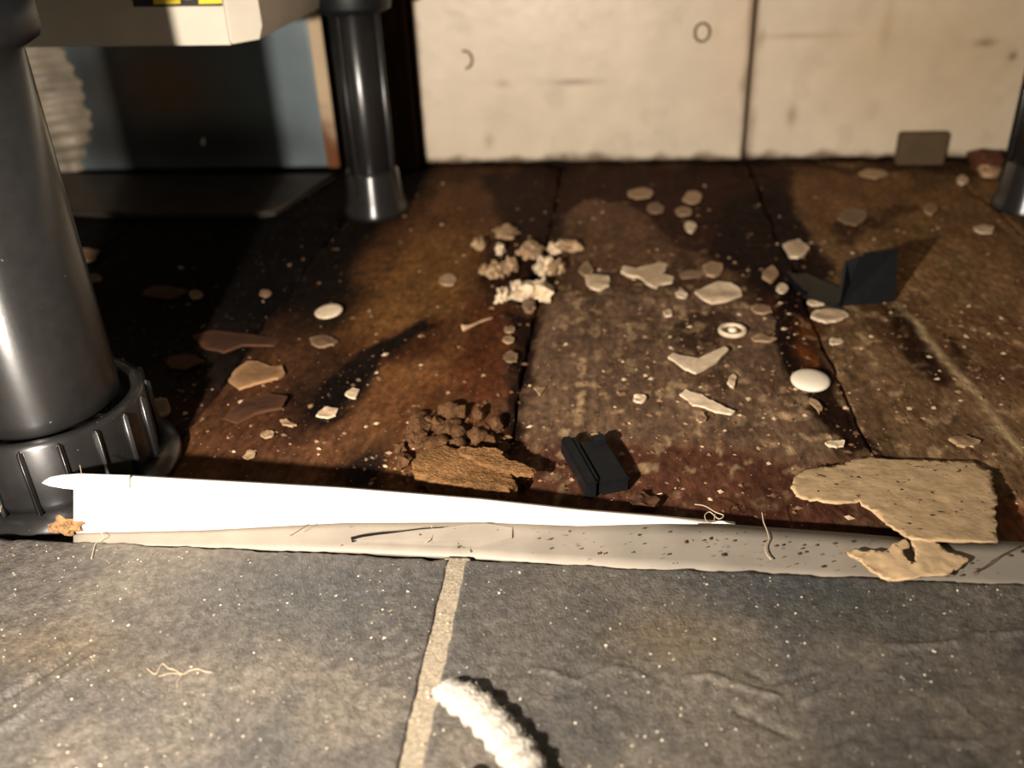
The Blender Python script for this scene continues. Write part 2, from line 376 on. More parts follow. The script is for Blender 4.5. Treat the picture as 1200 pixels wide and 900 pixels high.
def tile_h(x, y):
    x = np.asarray(x, float); y = np.asarray(y, float)
    d1 = x * 0.8 + y * 0.6; d2 = -x * 0.6 + y * 0.8
    h = TZ + (fbm(d1 * 22, d2 * 45, 13, 4) - 0.5) * 0.0016 + (fbm(x * 320, y * 320, 17, 3) - 0.5) * 0.0007
    h = h - 0.0006 * np.abs(fbm(d1 * 40, d2 * 90, 19, 3) - 0.5) * 2
    for P, s, wd in CRACKS:
        W = [at(px, py, TZ)[:2] for px, py in P]; best = np.full(x.shape, 9.0)
        for a, b in zip(W[:-1], W[1:]):
            ab = b - a; t = np.clip(((x - a[0]) * ab[0] + (y - a[1]) * ab[1]) / (ab @ ab), 0, 1)
            best = np.minimum(best, np.hypot(x - a[0] - t * ab[0], y - a[1] - t * ab[1]))
        h = h + 1.7 * s * np.exp(-(best / (wd * .8)) ** 2)
    return h - 0.002 * sstep(0.003, 0.0, tedge(x) - y)
def tile_c(x, y):
    a = fbm(x * 26, y * 40, 23, 5); b = fbm(x * 50 + 3, y * 20, 27, 4); c = fbm(x * 500, y * 500, 29, 2)
    base = np.array(lin((84, 79, 73)))[None] * np.ones((len(x), 1))
    t = sstep(0.42, 0.68, a)[:, None]; base = base * (1 - t) + np.array(lin((98, 91, 81))) * t
    t = (sstep(0.5, 0.68, b) * 0.6)[:, None]; base = base * (1 - t) + np.array(lin((72, 70, 66))) * t
    for px, py, rx, ry, col, s in [(390, 690, .035, .02, (70, 72, 72), .6), (930, 685, .05, .014, (60, 64, 66), .7), (1010, 720, .03, .012, (62, 62, 56), .6),
                                   (780, 745, .02, .012, (96, 82, 58), .5), (60, 760, .03, .012, (92, 80, 60), .5), (620, 690, .05, .015, (72, 68, 64), .5)]:
        p = at(px, py, TZ); t = (s * np.exp(-((x - p[0]) / rx) ** 2 - ((y - p[1]) / ry) ** 2))[:, None]
        base = base * (1 - t) + np.array(lin(col)) * t
    return base * (0.74 + 0.76 * c)[:, None]
tiles = empty('floor', (0, 0.1, 0), kind='structure', label='grey slate-effect floor tiles with a pale grout joint')
G0 = at(539, 640, TZ)[0]; G1 = at(480, 900, TZ)[0]
def gx(y): return G0 + (0.25 - np.asarray(y, float)) * (G1 - G0) / 0.091
gw = 0.0034
def jit(y, s): return (fbm(np.asarray(y, float) * 200, np.asarray(y, float) * 0, s, 3) - 0.5) * 0.0012
for nm, a, b in (('left', lambda y: 0 * y - 0.33, lambda y: gx(y) - gw + jit(y, 3)), ('right', lambda y: gx(y) + gw + jit(y, 5), lambda y: 0 * y + 0.30)):
    o = heightfield('tile', lambda y, a=a: a(np.asarray(y, float)), lambda y, b=b: b(np.asarray(y, float)), lambda x: 0 * x - 0.02, tedge, 330, 300, tile_h, tile_c, 0.0015, 'tile', tiles)
    o.matrix_parent_inverse = Matrix.Translation((0, -0.1, 0))
def grout_h(x, y): return TZ - 0.0007 + (fbm(np.asarray(x) * 500, np.asarray(y) * 500, 33, 3) - 0.5) * 0.0006
o = heightfield('grout', lambda y: gx(y) - gw - .001, lambda y: gx(y) + gw + .001, lambda x: 0 * x - 0.02, lambda x: tedge(x) - 0.0006, 12, 300, grout_h,
                lambda x, y: np.tile(lin((150, 138, 118)), (len(x), 1)), 0.0018, 'grout', tiles)
o.matrix_parent_inverse = Matrix.Translation((0, -0.1, 0))
bm = bmesh.new(); box(bm, (-0.015, 0.09, -0.0068), (0.63, 0.28, 0.0165)); o = bmobj('screed', bm, 'grout', tiles, smooth=False)
o.matrix_parent_inverse = Matrix.Translation((0, -0.1, 0))

# ------------------------------------------------------------------ back wall: painted boards, dark recess
WY = 0.751
wall = empty('wall_back', (0, WY, 0), kind='structure', label='cream painted boards closing the back of the recess')
def par(o, p):
    o.parent = p; o.matrix_parent_inverse = Matrix.Translation(-p.location); return o
def wall_panel(x0, x1, z0, z1, seed):
    nx, nz = int((x1 - x0) / 0.002), int((z1 - z0) / 0.002)
    X, Z = np.meshgrid(np.linspace(x0, x1, nx), np.linspace(z0, z1, nz), indexing='ij')
    ed = np.minimum(np.minimum(X - x0, x1 - X), Z - z0)
    Zb = Z + np.where(Z < z0 + 0.001, (fbm(X * 90, X * 0, seed, 4) - 0.5) * 0.004, 0)
    Y = WY + (fbm(X * 12, Z * 12, seed, 4) - 0.5) * 0.0012 + 0.002 * sstep(0.003, 0, ed) + (fbm(X * 150, Z * 150, seed + 4, 3) - .5) * .0003
    V = np.stack([X, Y, Zb], -1).reshape(-1, 3); idx = np.arange(nx * nz).reshape(nx, nz)
    q = np.stack([idx[:-1, :-1], idx[1:, :-1], idx[1:, 1:], idx[:-1, 1:]], -1).reshape(-1, 4)
    ring = np.concatenate([idx[:, 0], idx[-1, 1:], idx[-2::-1, -1], idx[0, -2:0:-1]]); low = V[ring].copy(); low[:, 1] = WY + 0.012
    nb = len(ring); b0 = nx * nz; j = np.arange(nb); k = (j + 1) % nb
    VV = np.concatenate([V, low]); me = rawmesh('panel', VV, [tuple(f) for f in np.concatenate([q, np.stack([ring[j], b0 + j, b0 + k, ring[k]], -1)])] + [tuple(b0 + j[::-1])])
    x, z = VV[:, 0], VV[:, 2]
    c = np.array(lin((229, 213, 188)))[None] * (0.93 + 0.14 * fbm(x * 14, z * 10, seed + 7, 4))[:, None]
    dn = fbm(x * 60, z * 60, seed + 9, 4)
    d = sstep(0.007, 0.0, z - z0 + (dn - 0.5) * 0.014) * 0.8 + sstep(0.007, 0.0, np.minimum(x - x0, x1 - x) + (dn - .5) * .008) * 0.6
    d = np.clip(d, 0, 1)[:, None]; c = c * (1 - d) + np.array(lin((92, 66, 44))) * d
    bl = (sstep(0.64, 0.74, fbm(x * 55, z * 55, seed + 2, 3)) * 0.12)[:, None]; c = c * (1 - bl) + np.array(lin((150, 130, 100))) * bl
    for px, py, rx, rz, col, s in [(672, 96, .018, .0022, (120, 92, 66), .6), (940, 42, .03, .002, (170, 146, 110), .6), (1040, 30, .004, .02, (186, 160, 120), .6), (1020, 60, .05, .05, (206, 180, 140), .5), (1140, 60, .06, .08, (196, 170, 128), .6), (1155, 50, .008, .003, (130, 98, 66), .7), (1187, 66, .003, .003, (110, 84, 58), .8), (928, 135, .004, .008, (150, 120, 90), .6), (590, 98, .006, .003, (176, 150, 116), .6), (573, 165, .004, .006, (170, 148, 116), .6), (860, 60, .02, .06, (220, 190, 160), .4)]:
        p = aty(px, py, WY); t = (s * np.exp(-((x - p[0]) / rx) ** 2 - ((z - p[2]) / rz) ** 2))[:, None]
        c = c * (1 - t) + np.array(lin(col)) * t
    setcol(me, c)
    return par(link('panel', me, 'wallp'), wall)
wall_panel(-0.1575, 0.1027, 0.0030, 0.20, 3)
wall_panel(0.1050, 0.5200, 0.0035, 0.20, 8)
bm = bmesh.new(); box(bm, (-0.04, WY + 0.03, 0.10), (1.3, 0.03, 0.27)); par(bmobj('backing', bm, 'dark', smooth=False), wall)
for (px, py, a0, a1) in ((823, 38, 0, 6.3), (545, 70, -1.6, 1.9)):
    p = aty(px, py, WY); bm = bmesh.new()
    tube(bm, [(p[0] + 0.0056 * math.cos(t), WY - 0.0002, p[2] + 0.0066 * math.sin(t)) for t in np.linspace(a0, a1, 22)], 0.0011, 6)
    par(bmobj('filled_screw_hole', bm, 'chipg'), wall)
bm = bmesh.new(); box(bm, (-0.1725, WY - 0.001, 0.095), (0.024, 0.016, 0.19), bevel=0.0015); par(bmobj('timber_batten', bm, 'post', smooth=False), wall)
bm = bmesh.new(); box(bm, (-0.04, 0.60, 0.187), (1.2, 0.36, 0.016)); bmobj('ceiling', bm, 'house', kind='structure', smooth=False)['label'] = 'underside of the base cabinet carried by the black legs'
# low grey-brown block against the right hand board
bm = bmesh.new(); a = aty(1050, 187, WY - 0.008); b = aty(1112, 160, WY - 0.008)
box(bm, ((a[0] + b[0]) / 2, WY - 0.0055, 0.0125), (b[0] - a[0], 0.008, 0.025), bevel=0.0012)
bmobj('brown_block', bm, 'dull_block', label='small dull brown block standing against the foot of the right wall board', cat='dull_block', smooth=False)

# ------------------------------------------------------------------ white plastic sealing strip along the tile edge
def interp(tab, x): return np.interp(x, [t[0] for t in tab], [t[1] for t in tab])
TOP = [(86, 559), (150, 560), (240, 565), (400, 574), (560, 587), (680, 600), (780, 608), (850, 615), (1000, 626), (1060, 631), (1200, 636), (1420, 648)]
FOLD = [(86, 625), (240, 621.5), (400, 613), (560, 612), (680, 616.5), (780, 613.5), (850, 615), (1000, 626), (1060, 631), (1200, 636), (1420, 648)]
BOT = [(86, 632), (240, 635), (400, 639), (560, 647), (680, 656), (780, 664), (860, 671), (1000, 679), (1060, 682), (1200, 688), (1420, 700)]
strip = empty('sealing_strip', (0, 0.26, 0), label='long white plastic sealing strip twisted along the back edge of the slate tiles', cat='strip')
S = np.linspace(86, 1400, 150)
V = []; Fc = []; FB = []
for i, s in enumerate(S):
    p0 = at(s, interp(BOT, s) + 6, 0.0099); pf = at(s, interp(FOLD, s), 0.0106); pt = aty(s, interp(TOP, s), pf[1] + 0.0012)
    rows = [pf + (pt - pf) * t for t in (0, .06, .35, .7, 1)] + [pt + np.array([0, .0022, -.0002]), pf + np.array([0, .0035, -0.001])]
    n = len(rows); V += [tuple(r) for r in rows]; FB.append([p0 + (pf - p0) * t for t in (0, .25, .5, .75, 1.02)] + [pf + np.array([0, .001, -.002]), p0 + np.array([0, .0005, -.002])])
    if i:
        for k in range(n): Fc.append((( i - 1) * n + k, i * n + k, i * n + (k + 1) % n, (i - 1) * n + (k + 1) % n))
Fc.append(tuple(range(n))); Fc.append(tuple((len(S) - 1) * n + k for k in range(n - 1, -1, -1)))
Fc = [q for q in Fc if max(q) < 89 * n] + [tuple(range(n)), tuple(88 * n + k for k in range(n - 1, -1, -1))]; V = V[:89 * n]
me = rawmesh('upright', V, Fc); par(link('upright', me, 'white'), strip)
V = [tuple(q) for rw in FB for q in rw]; n = len(FB[0])
Fc = [((i - 1) * n + k, i * n + k, i * n + (k + 1) % n, (i - 1) * n + (k + 1) % n) for i in range(1, len(S)) for k in range(n)] + [tuple(range(n)), tuple((len(S) - 1) * n + k for k in range(n - 1, -1, -1))]
me = rawmesh('base_flange', V, Fc); o = par(link('base_flange', me, 'flange'), strip); o['label'] = 'grimy flat foot of the white strip, its shade painted in as grey'
def plate(name, pts, m, th, parent=None, dirv=(0, 1, 0), **k):
    """thin closed plate through a ring of world points, thickened along dirv"""
    bm = bmesh.new(); d = Vector(dirv) * th
    a = [bm.verts.new(p) for p in pts]; b = [bm.verts.new(Vector(p) + d) for p in pts]
    bm.faces.new(a); bm.faces.new(b[::-1]); n = len(a)
    for i in range(n): bm.faces.new((a[i], b[i], b[(i + 1) % n], a[(i + 1) % n]))
    o = bmobj(name, bm, m, smooth=False, **k)
    return par(o, parent) if parent else o
plate('lip', [aty(x, y, 0.2530) for x, y in [(49, 566), (56, 562), (70, 559.5), (90, 558), (150, 560), (150, 572), (92, 574), (75, 572.5), (58, 569.5)]], 'white', 0.0016, strip)
CR = [(411, 633), (425, 629.5), (445, 626.5), (470, 624), (492, 620.5), (520, 618.5), (548, 614.5), (570, 613.5)]
fl = [at(x, y, .0128 + .0004 * math.sin(i * 2.0)) for i, (x, y) in enumerate(CR)]
lo_ = [at(x, y, .0112) for x, y in ((600, 618), (600, 630), (560, 640), (500, 637), (450, 635), (416, 634.5))]
plate('split_flap', fl + lo_, 'flange', 0.0010, strip, dirv=(0, .3, -.95))
bm = bmesh.new(); tube(bm, [np.array(p) + np.array([0, 0.0008, -0.0004]) for p in fl[:6]], [.0011, .0009, .0007, .00045, .0003, .00015], 5)
par(bmobj('crack', bm, 'dark'), strip)

# ------------------------------------------------------------------ plinth legs
LC = np.array([-0.231, 0.306])
leg = empty('cabinet_leg', (LC[0], LC[1], 0), label='glossy black adjustable plastic leg at the left front, with ribbed collar', cat='leg', group='black plastic cabinet legs')
bm = bmesh.new(); lathe(bm, [(.0285, .034), (.0298, .036), (.030, .040), (.030, .178)], 96); bmobj('tube', bm, 'black', leg)
bm = bmesh.new(); lathe(bm, [(.032, .172), (.036, .174), (.037, .177), (.037, .190)], 64); bmobj('top_flange', bm, 'blackm', leg)
bm = bmesh.new(); lathe(bm, [(.0365, .0065), (.0382, .0062), (.0392, .010), (.0392, .0345), (.0382, .0362), (.0345, .0362), (.0335, .0340), (.0335, .02)], 96, cap=False)
collar = bmobj('collar', bm, 'black', leg)
NR = 18
for k in range(NR):
    bm = bmesh.new(); a = 2 * math.pi * (k + .35) / NR
    box(bm, (0.0397 * math.cos(a), 0.0397 * math.sin(a), 0.0205), (.0032, .0020, .0290), rz=a, bevel=.0007)
    bmobj('rib', bm, 'black', collar)
bm = bmesh.new(); lathe(bm, [(.0465, -.0005), (.0475, .001), (.0470, .0035), (.041, .0055), (.02, .0058)], 72); bmobj('foot', bm, 'black', leg)
bm = bmesh.new()     # small raised moulding mark low on the tube
def on_tube(ang, z, r=.0302): return (r * math.cos(ang), r * math.sin(ang), z)
for a in (-1.76, -1.70, -1.64): tube(bm, [on_tube(a, .0465), on_tube(a + .02, .0515)], .00045, 5)
tube(bm, [on_tube(-1.52 + .05 * math.cos(t), .0495 + .0028 * math.sin(t)) for t in np.linspace(0, 6.28, 14)], .0004, 5)
bmobj('moulded_mark', bm, 'black', leg)

def back_leg(x, y, label):
    e = empty('cabinet_leg', (x, y, 0), label=label, cat='leg', group='black plastic cabinet legs')
    bm = bmesh.new(); lathe(bm, [(.0162, .012), (.0162, .150)], 48); bmobj('tube', bm, 'black', e)
    bm = bmesh.new(); lathe(bm, [(.019, .137), (.0245, .139), (.0252, .142), (.0252, .179)], 48); bmobj('top_flange', bm, 'blackm', e)
    bm = bmesh.new(); lathe(bm, [(.0232, -.0005), (.0235, .003), (.0222, .006), (.0205, .012), (.0188, .030), (.0180, .032)], 48); bmobj('foot', bm, 'black', e)
    for k in range(4):
        bm = bmesh.new(); a = -0.35 + k * math.pi / 2
        box(bm, (0.0165 * math.cos(a), 0.0165 * math.sin(a), 0.072), (.007, .0024, .130), rz=a, bevel=.0006); bmobj('fin', bm, 'black', e)
    return e
p = at(440, 250); back_leg(p[0], p[1] + .004, 'slim black plastic leg in front of the dark batten at the back')
p = at(1206, 246); back_leg(p[0], p[1] + .004, 'black plastic leg cut off by the right edge of the picture')

# ------------------------------------------------------------------ appliance at the back left
app = empty('appliance', (-0.3, 0.6, 0), label='white appliance with a warning sticker, steel back panel and base tray at the left', cat='appliance')
def xz_prism(name, pts, y0, y1, m, parent, bev=0.0):
    bm = bmesh.new(); a = [bm.verts.new((x, y0, z)) for x, z in pts]; b = [bm.verts.new((x, y1, z)) for x, z in pts]; n = len(a)
    bm.faces.new(a); bm.faces.new(b[::-1])
    for i in range(n): bm.faces.new((a[i], b[i], b[(i + 1) % n], a[(i + 1) % n]))
    if bev: bmesh.ops.bevel(bm, geom=list(bm.edges), offset=bev, segments=2, affect='EDGES')
    return par(bmobj(name, bm, m, smooth=False), parent)
h0 = aty(-60, 57, .5); h1 = aty(272, 53, .5); h2 = aty(272, -60, .5)
xz_prism('housing', [(h0[0], h0[2]), (h1[0], h1[2]), (h1[0] + .001, .178), (h0[0], .178)], .5, .70, 'house', app, .0012)
plate('housing_end', [(h1[0], .5005, h1[2] + .0005), (h1[0] + .0125, .508, h1[2] + .0015), (h1[0] + .0145, .510, h1[2] + .008), (h1[0] + .0145, .510, .178), (h1[0] + .001, .5005, .178)], 'house', .19, app)
a = aty(157, 8, .4995); b = aty(261, 7, .4995)
xz_prism('warning_label', [(a[0], a[2]), (b[0], b[2]), (b[0], .177), (a[0], .177)], .4992, .5002, 'labelk', app)
for x0, x1, zo in ((.0115, .026, .001), (.0285, .033, .003), (.036, .0485, 0.0005)):
    xz_prism('yellow_patch', [(a[0] + x0, a[2] + zo), (a[0] + x1, a[2] + zo), (a[0] + x1 + .003, .1765), (a[0] + x0 + .003, .1765)], .4987, .4993, 'yellow', app)
PX0 = -0.475; PX1 = aty(384, 195, .742)[0]
nx, nz = 90, 60
X, Z = np.meshgrid(np.linspace(PX0, PX1, nx), np.linspace(0.0035, .176, nz), indexing='ij')
Yp = .742 + (fbm(X * 9, Z * 9, 4, 3) - .5) * .006
V = np.stack([X, Yp, Z], -1).reshape(-1, 3); idx = np.arange(nx * nz).reshape(nx, nz)
me = rawmesh('rear_panel', V, np.stack([idx[:-1, :-1], idx[1:, :-1], idx[1:, 1:], idx[:-1, 1:]], -1).reshape(-1, 4))
c = np.tile(lin((116, 128, 132)), (len(V), 1))
for px, py, rx, rz, col, s in [(190, 100, .05, .035, (124, 92, 54), .9), (230, 170, .10, .022, (40, 36, 32), .85), (110, 120, .03, .08, (30, 24, 20), .8)]:
    p = aty(px, py, .742); t = (s * sstep(1.6, .2, np.sqrt(((V[:, 0] - p[0]) / rx) ** 2 + ((V[:, 2] - p[2]) / rz) ** 2)))[:, None]
    c = c * (1 - t) + np.array(lin(col)) * t
setcol(me, c); o = par(link('rear_panel', me, 'steel'), app); md = o.modifiers.new('th', 'SOLIDIFY'); md.thickness = .0015
# folded, rust spotted edge of the panel
bm = bmesh.new(); pe = PX1
pts = [(pe + .0005, .742, z) for z in np.linspace(.0035, .176, 30)]
for i, q in enumerate(pts): pass
box(bm, (pe + .006, .7405, .09), (.0105, .004, .172), bevel=.001)
me = bpy.data.meshes.new('folded_edge'); bmesh.ops.subdivide_edges(bm, edges=[e for e in bm.edges if abs(e.verts[0].co.z - e.verts[1].co.z) > .1], cuts=40); bm.to_mesh(me); bm.free()
zz = np.array([v.co.z for v in me.vertices]); xx = np.array([v.co.x for v in me.vertices])
rust = (sstep(.06, .02, zz + (fbm(xx * 300, zz * 80, 6, 3) - .5) * .04))[:, None]
setcol(me, np.array(lin((205, 180, 146))) * (1 - rust) + np.array(lin((112, 66, 36))) * rust)
par(link('folded_edge', me, 'wallp', smooth=False), app)
tr = [at(20, 243, .004), at(130, 250, .004), at(305, 250, .004), at(322, 247, .004), at(392, 204, .004), at(-40, 204, .004)]
plate('base_tray', tr, 'tray', .0035, app, dirv=(0, 0, -1))
bm = bmesh.new(); tube(bm, [at(70, 246, .0045), at(130, 250, .0048), at(305, 250, .0048), at(322, 247, .0048), at(390, 205, .0048)], .0014, 6); par(bmobj('rolled_rim', bm, 'tray'), app)
p = aty(237, 167, .735); bm = bmesh.new(); bmesh.ops.create_icosphere(bm, subdivisions=2, radius=1.0, matrix=Matrix.Translation((p[0], .7375, p[2])) @ Matrix.Rotation(.3, 4, 'Y') @ Matrix.Diagonal((.0018, .001, .0036, 1)))
par(bmobj('pale_fleck', bm, 'dust'), app)  # small white fleck set on the rear panel
# grubby crumpled white hose standing behind the front leg
hb = at(72, 206, .004)
bm = bmesh.new(); seg = 40; rings = []
for i in range(46):
    t = i / 45; z = .004 + t * .130
    r0 = .018 + .020 * sstep(0, .35, t) + .006 * sstep(.3, .9, t)
    cx = hb[0] - .004 - .018 * sstep(0.1, .9, t)
    ring = []
    for k in range(seg):
        a = 2 * math.pi * k / seg; nn = mnoise.noise(Vector((math.cos(a) * 1.6, math.sin(a) * 1.6, z * 55)))
        r = r0 * (1 + .16 * nn) + .0022 * math.sin(z * 520 + math.sin(a * 2))
        ring.append(bm.verts.new((cx + r * math.cos(a), hb[1] + .025 + r * .8 * math.sin(a), z)))
    rings.append(ring)
for A, B in zip(rings[:-1], rings[1:]):
    for k in range(seg): bm.faces.new((A[k], A[(k + 1) % seg], B[(k + 1) % seg], B[k]))
bm.faces.new(rings[0][::-1]); bm.faces.new(rings[-1])
par(bmobj('hose', bm, 'hose', label='crumpled grubby white hose'), app)

# ------------------------------------------------------------------ loose debris
def outline(P, sub=4, jit=0.0004, seed=0):
    rd = random.Random(seed); out = []; n = len(P)
    for i in range(n):
        a, b = np.array(P[i]), np.array(P[(i + 1) % n])
        for k in range(sub):
            q = a + (b - a) * k / sub
            out.append(q + np.array([rd.uniform(-jit, jit), rd.uniform(-jit, jit), 0]))
    return out
def flake(name, label, cat, P, m, th=0.0008, z=None, curl=0.0006, jit=0.0004, sub=4, seed=None, group=None, parent=None, zf=None):
    """irregular chip lying on the boards: P in photo pixels"""
    seed = len(bpy.data.objects) if seed is None else seed; rd = random.Random(seed)
    c0 = at(*np.mean(P, axis=0), 0)
    if z is None: z = float(wood_h(np.array([c0[0]]), np.array([c0[1]]))[0]) + 0.0003
    W = [at(px, py, z + th) for px, py in P] if zf is None else [at(px, py, zf(px, py)) for px, py in P]
    O = outline(W, sub, jit, seed); C = np.mean(O, axis=0); n = len(O)
    bm = bmesh.new(); size = max(np.ptp([q[0] for q in O]), np.ptp([q[1] for q in O]), .002); off = Vector((seed * 1.7, seed * .9, 0))
    def wav(q): return np.array([0, 0, curl * (.5 + mnoise.noise(Vector((q[0], q[1], 0)) * (2.6 / size) + off) + .35 * mnoise.noise(Vector((q[0], q[1], 3)) * (9 / size) + off))])
    rings = [[bm.verts.new(q + wav(q)) for q in ([C + (p - C) * f for p in O])] for f in (1, .93, .72, .48, .24)]
    T = rings[0]; B = [bm.verts.new(q + wav(q) + np.array([0, 0, -th])) for q in O]
    ct = bm.verts.new(C + wav(C)); cb = bm.verts.new(C + wav(C) + np.array([0, 0, -th]))
    if m == 'paper':
        bm.free(); bm = bmesh.new(); from mathutils.geometry import delaunay_2d_cdt
        g = max(size / 34, .0011); bx = [q[0] for q in O]; by = [q[1] for q in O]
        pts = [Vector((q[0], q[1])) for q in O]; X_, Y_ = np.meshgrid(np.arange(min(bx), max(bx), g), np.arange(min(by), max(by), g))
        for x_, y_ in zip(X_.ravel(), Y_.ravel()): pts.append(Vector((x_ + rd.uniform(-.25, .25) * g, y_ + rd.uniform(-.25, .25) * g)))
        vo, _, fo, _, _, _ = delaunay_2d_cdt(pts, [(i, (i + 1) % n) for i in range(n)], [], 1, 1e-6)
        A3 = np.array([[q[0], q[1], 1.0] for q in O]); co = np.linalg.lstsq(A3, np.array([q[2] for q in O]), rcond=None)[0]
        def hz_(x_, y_): return co[0] * x_ + co[1] * y_ + co[2] + wav((x_, y_, 0))[2] + .0004 * mnoise.noise(Vector((x_ * 300, y_ * 300, 2)))
        vs = [bm.verts.new((q[0], q[1], hz_(q[0], q[1]))) for q in vo]
        for f_ in fo: bm.faces.new([vs[i_] for i_ in f_])
        bmesh.ops.recalc_face_normals(bm, faces=bm.faces)
        if sum(f_.normal.z for f_ in bm.faces) < 0: bmesh.ops.reverse_faces(bm, faces=bm.faces)
        me = bpy.data.meshes.new(name); bm.to_mesh(me); bm.free()
        o = link(name, me, m, parent, label=label, cat=cat); md = o.modifiers.new('thickness', 'SOLIDIFY'); md.thickness = th; md.offset = -1; return o
    CH = {'chip': ((226, 204, 172), (196, 168, 134)), 'chipd': ((176, 146, 112), (134, 106, 78)), 'chipg': ((142, 114, 88), (108, 84, 62)), 'chipt': ((164, 126, 88), (132, 100, 68)), 'redchip': ((84, 54, 36), (62, 40, 28))}.get(m)
    for i in range(n):
        j = (i + 1) % n
        for A_, B_ in zip(rings[:-1], rings[1:]): bm.faces.new((A_[i], A_[j], B_[j], B_[i]))
        bm.faces.new((rings[-1][i], rings[-1][j], ct)); bm.faces.new((T[j], T[i], B[i], B[j])); bm.faces.new((B[j], B[i], cb))
    if CH:
        nv = len(bm.verts); cc = np.zeros((nv, 3)); dirt = rd.uniform(.1, .9)
        for iv in range(nv):
            rg = iv // n if iv < 5 * n else 0; p_ = O[iv % n]
            t = (0, .15, 1, 1, 1)[rg] if iv < 5 * n else (0 if iv < 6 * n else 1)
            t = min(1, max(0, t * dirt * 1.4 + mnoise.noise(Vector((p_[0], p_[1], rg * .002)) * 500) * .5))
            cc[iv] = np.array(lin(CH[0])) * (1 - t) + np.array(lin(CH[1])) * t
        o = bmobj(name, bm, 'chipv', parent, label=label, cat=cat, group=group, smooth=False); setcol(o.data, cc); return o
    return bmobj(name, bm, m, parent, label=label, cat=cat, group=group, smooth=False)
def oval(px, py, rx, ry, n=9, seed=0, irr=.18):
    rd = random.Random(seed + int(px * 7 + py)); return [(px + rx * math.cos(2 * math.pi * k / n) * (1 + rd.uniform(-irr, irr)), py + ry * math.sin(2 * math.pi * k / n) * (1 + rd.uniform(-irr, irr))) for k in range(n)]
def ext(px, py, rx, ry, z=0):
    c = at(px, py, z); return c, abs(at(px + rx, py, z)[0] - c[0]), abs(at(px, py - ry, z)[1] - c[1])
def lump(name, label, cat, px, py, rx, ry, m, hz=None, seed=0, irr=.3, sub=2, rot=0, group=None, z=None):
    """rough crumb resting on the boards"""
    c, wx, wy = ext(px, py, rx, ry, 0 if z is None else z); wy = min(wy, wx * 1.6); hz = hz or min(wx, wy) * .55
    zb = (float(wood_h(np.array([c[0]]), np.array([c[1]]))[0]) - .0004) if z is None else z
    bm = bmesh.new(); bmesh.ops.create_icosphere(bm, subdivisions=sub, radius=1.0)
    for v in bm.verts:
        nn = mnoise.noise(v.co * 1.9 + Vector((seed * 3.1, px * .1, py * .1))); f = 1 + irr * nn * 1.6
        v.co = Vector((v.co.x * wx * f, v.co.y * wy * f, max(v.co.z, -.6) * hz * f))
    lowest = min(v.co.z for v in bm.verts)
    bmesh.ops.transform(bm, matrix=Matrix.Translation((c[0], c[1], zb - lowest)) @ Matrix.Rotation(rot, 4, 'Z'), verts=bm.verts)
    return bmobj(name, bm, m, label=label, cat=cat, group=group, smooth=False)

# discs: wall plug caps and a washer
def disc(name, label, px, py, rx, ry, m, hh, dome=.5, tilt=(0, 0), z=None):
    c, wx, wy = ext(px, py, rx, ry)
    z = float(wood_h(np.array([c[0]]), np.array([c[1]]))[0]) if z is None else z
    bm = bmesh.new(); r = wx
    lathe(bm, [(r * .92, 0), (r, hh * .25), (r, hh * .5), (r * .86, hh * (.5 + .25 * dome)), (r * .5, hh * (.5 + .45 * dome)), (r * .05, hh * (.5 + .5 * dome))], 28)
    o = bmobj(name, bm, m, label=label, cat='cap'); o.location = (c[0], c[1], z + .0002 + r * (abs(math.sin(tilt[0])) + abs(math.sin(tilt[1])))); o.rotation_euler = (tilt[0], tilt[1], 0); return o
disc('screw_cap', 'round domed white cap tilted over the black joint on the right', 949, 450, 23, 10, 'cap', .0035, 1.0, (0.08, 0))
disc('screw_cap', 'small plain white cap at the border of the painted shade on the left', 386, 369, 16, 8, 'chip', .002, .4, (.10, -.06))
c, wx, wy = ext(858, 391, 17, 9); bm = bmesh.new()
zb = float(wood_h(np.array([c[0]]), np.array([c[1]]))[0])
lathe(bm, [(wx * .72, .0004), (wx * .98, .0002), (wx, .0012), (wx * .93, .0024), (wx * .78, .0024), (wx * .68, .0014), (wx * .66, .0008)], 32, cap=False)
w_ = bmobj('ring_washer', bm, 'chip', label='round ringed white plastic washer with a knob in its middle', cat='washer'); w_.location = (c[0], c[1], zb + .0003)
bm = bmesh.new(); lathe(bm, [(wx * .74, .0003), (wx * .70, .0011), (.0001, .0011)], 24, cap=False); bmobj('web', bm, 'chipg', w_)
bm = bmesh.new(); lathe(bm, [(.0022, .0008), (.0022, .0022), (.0012, .0028), (.0001, .0029)], 16, cap=False); bmobj('knob', bm, 'cap', w_)

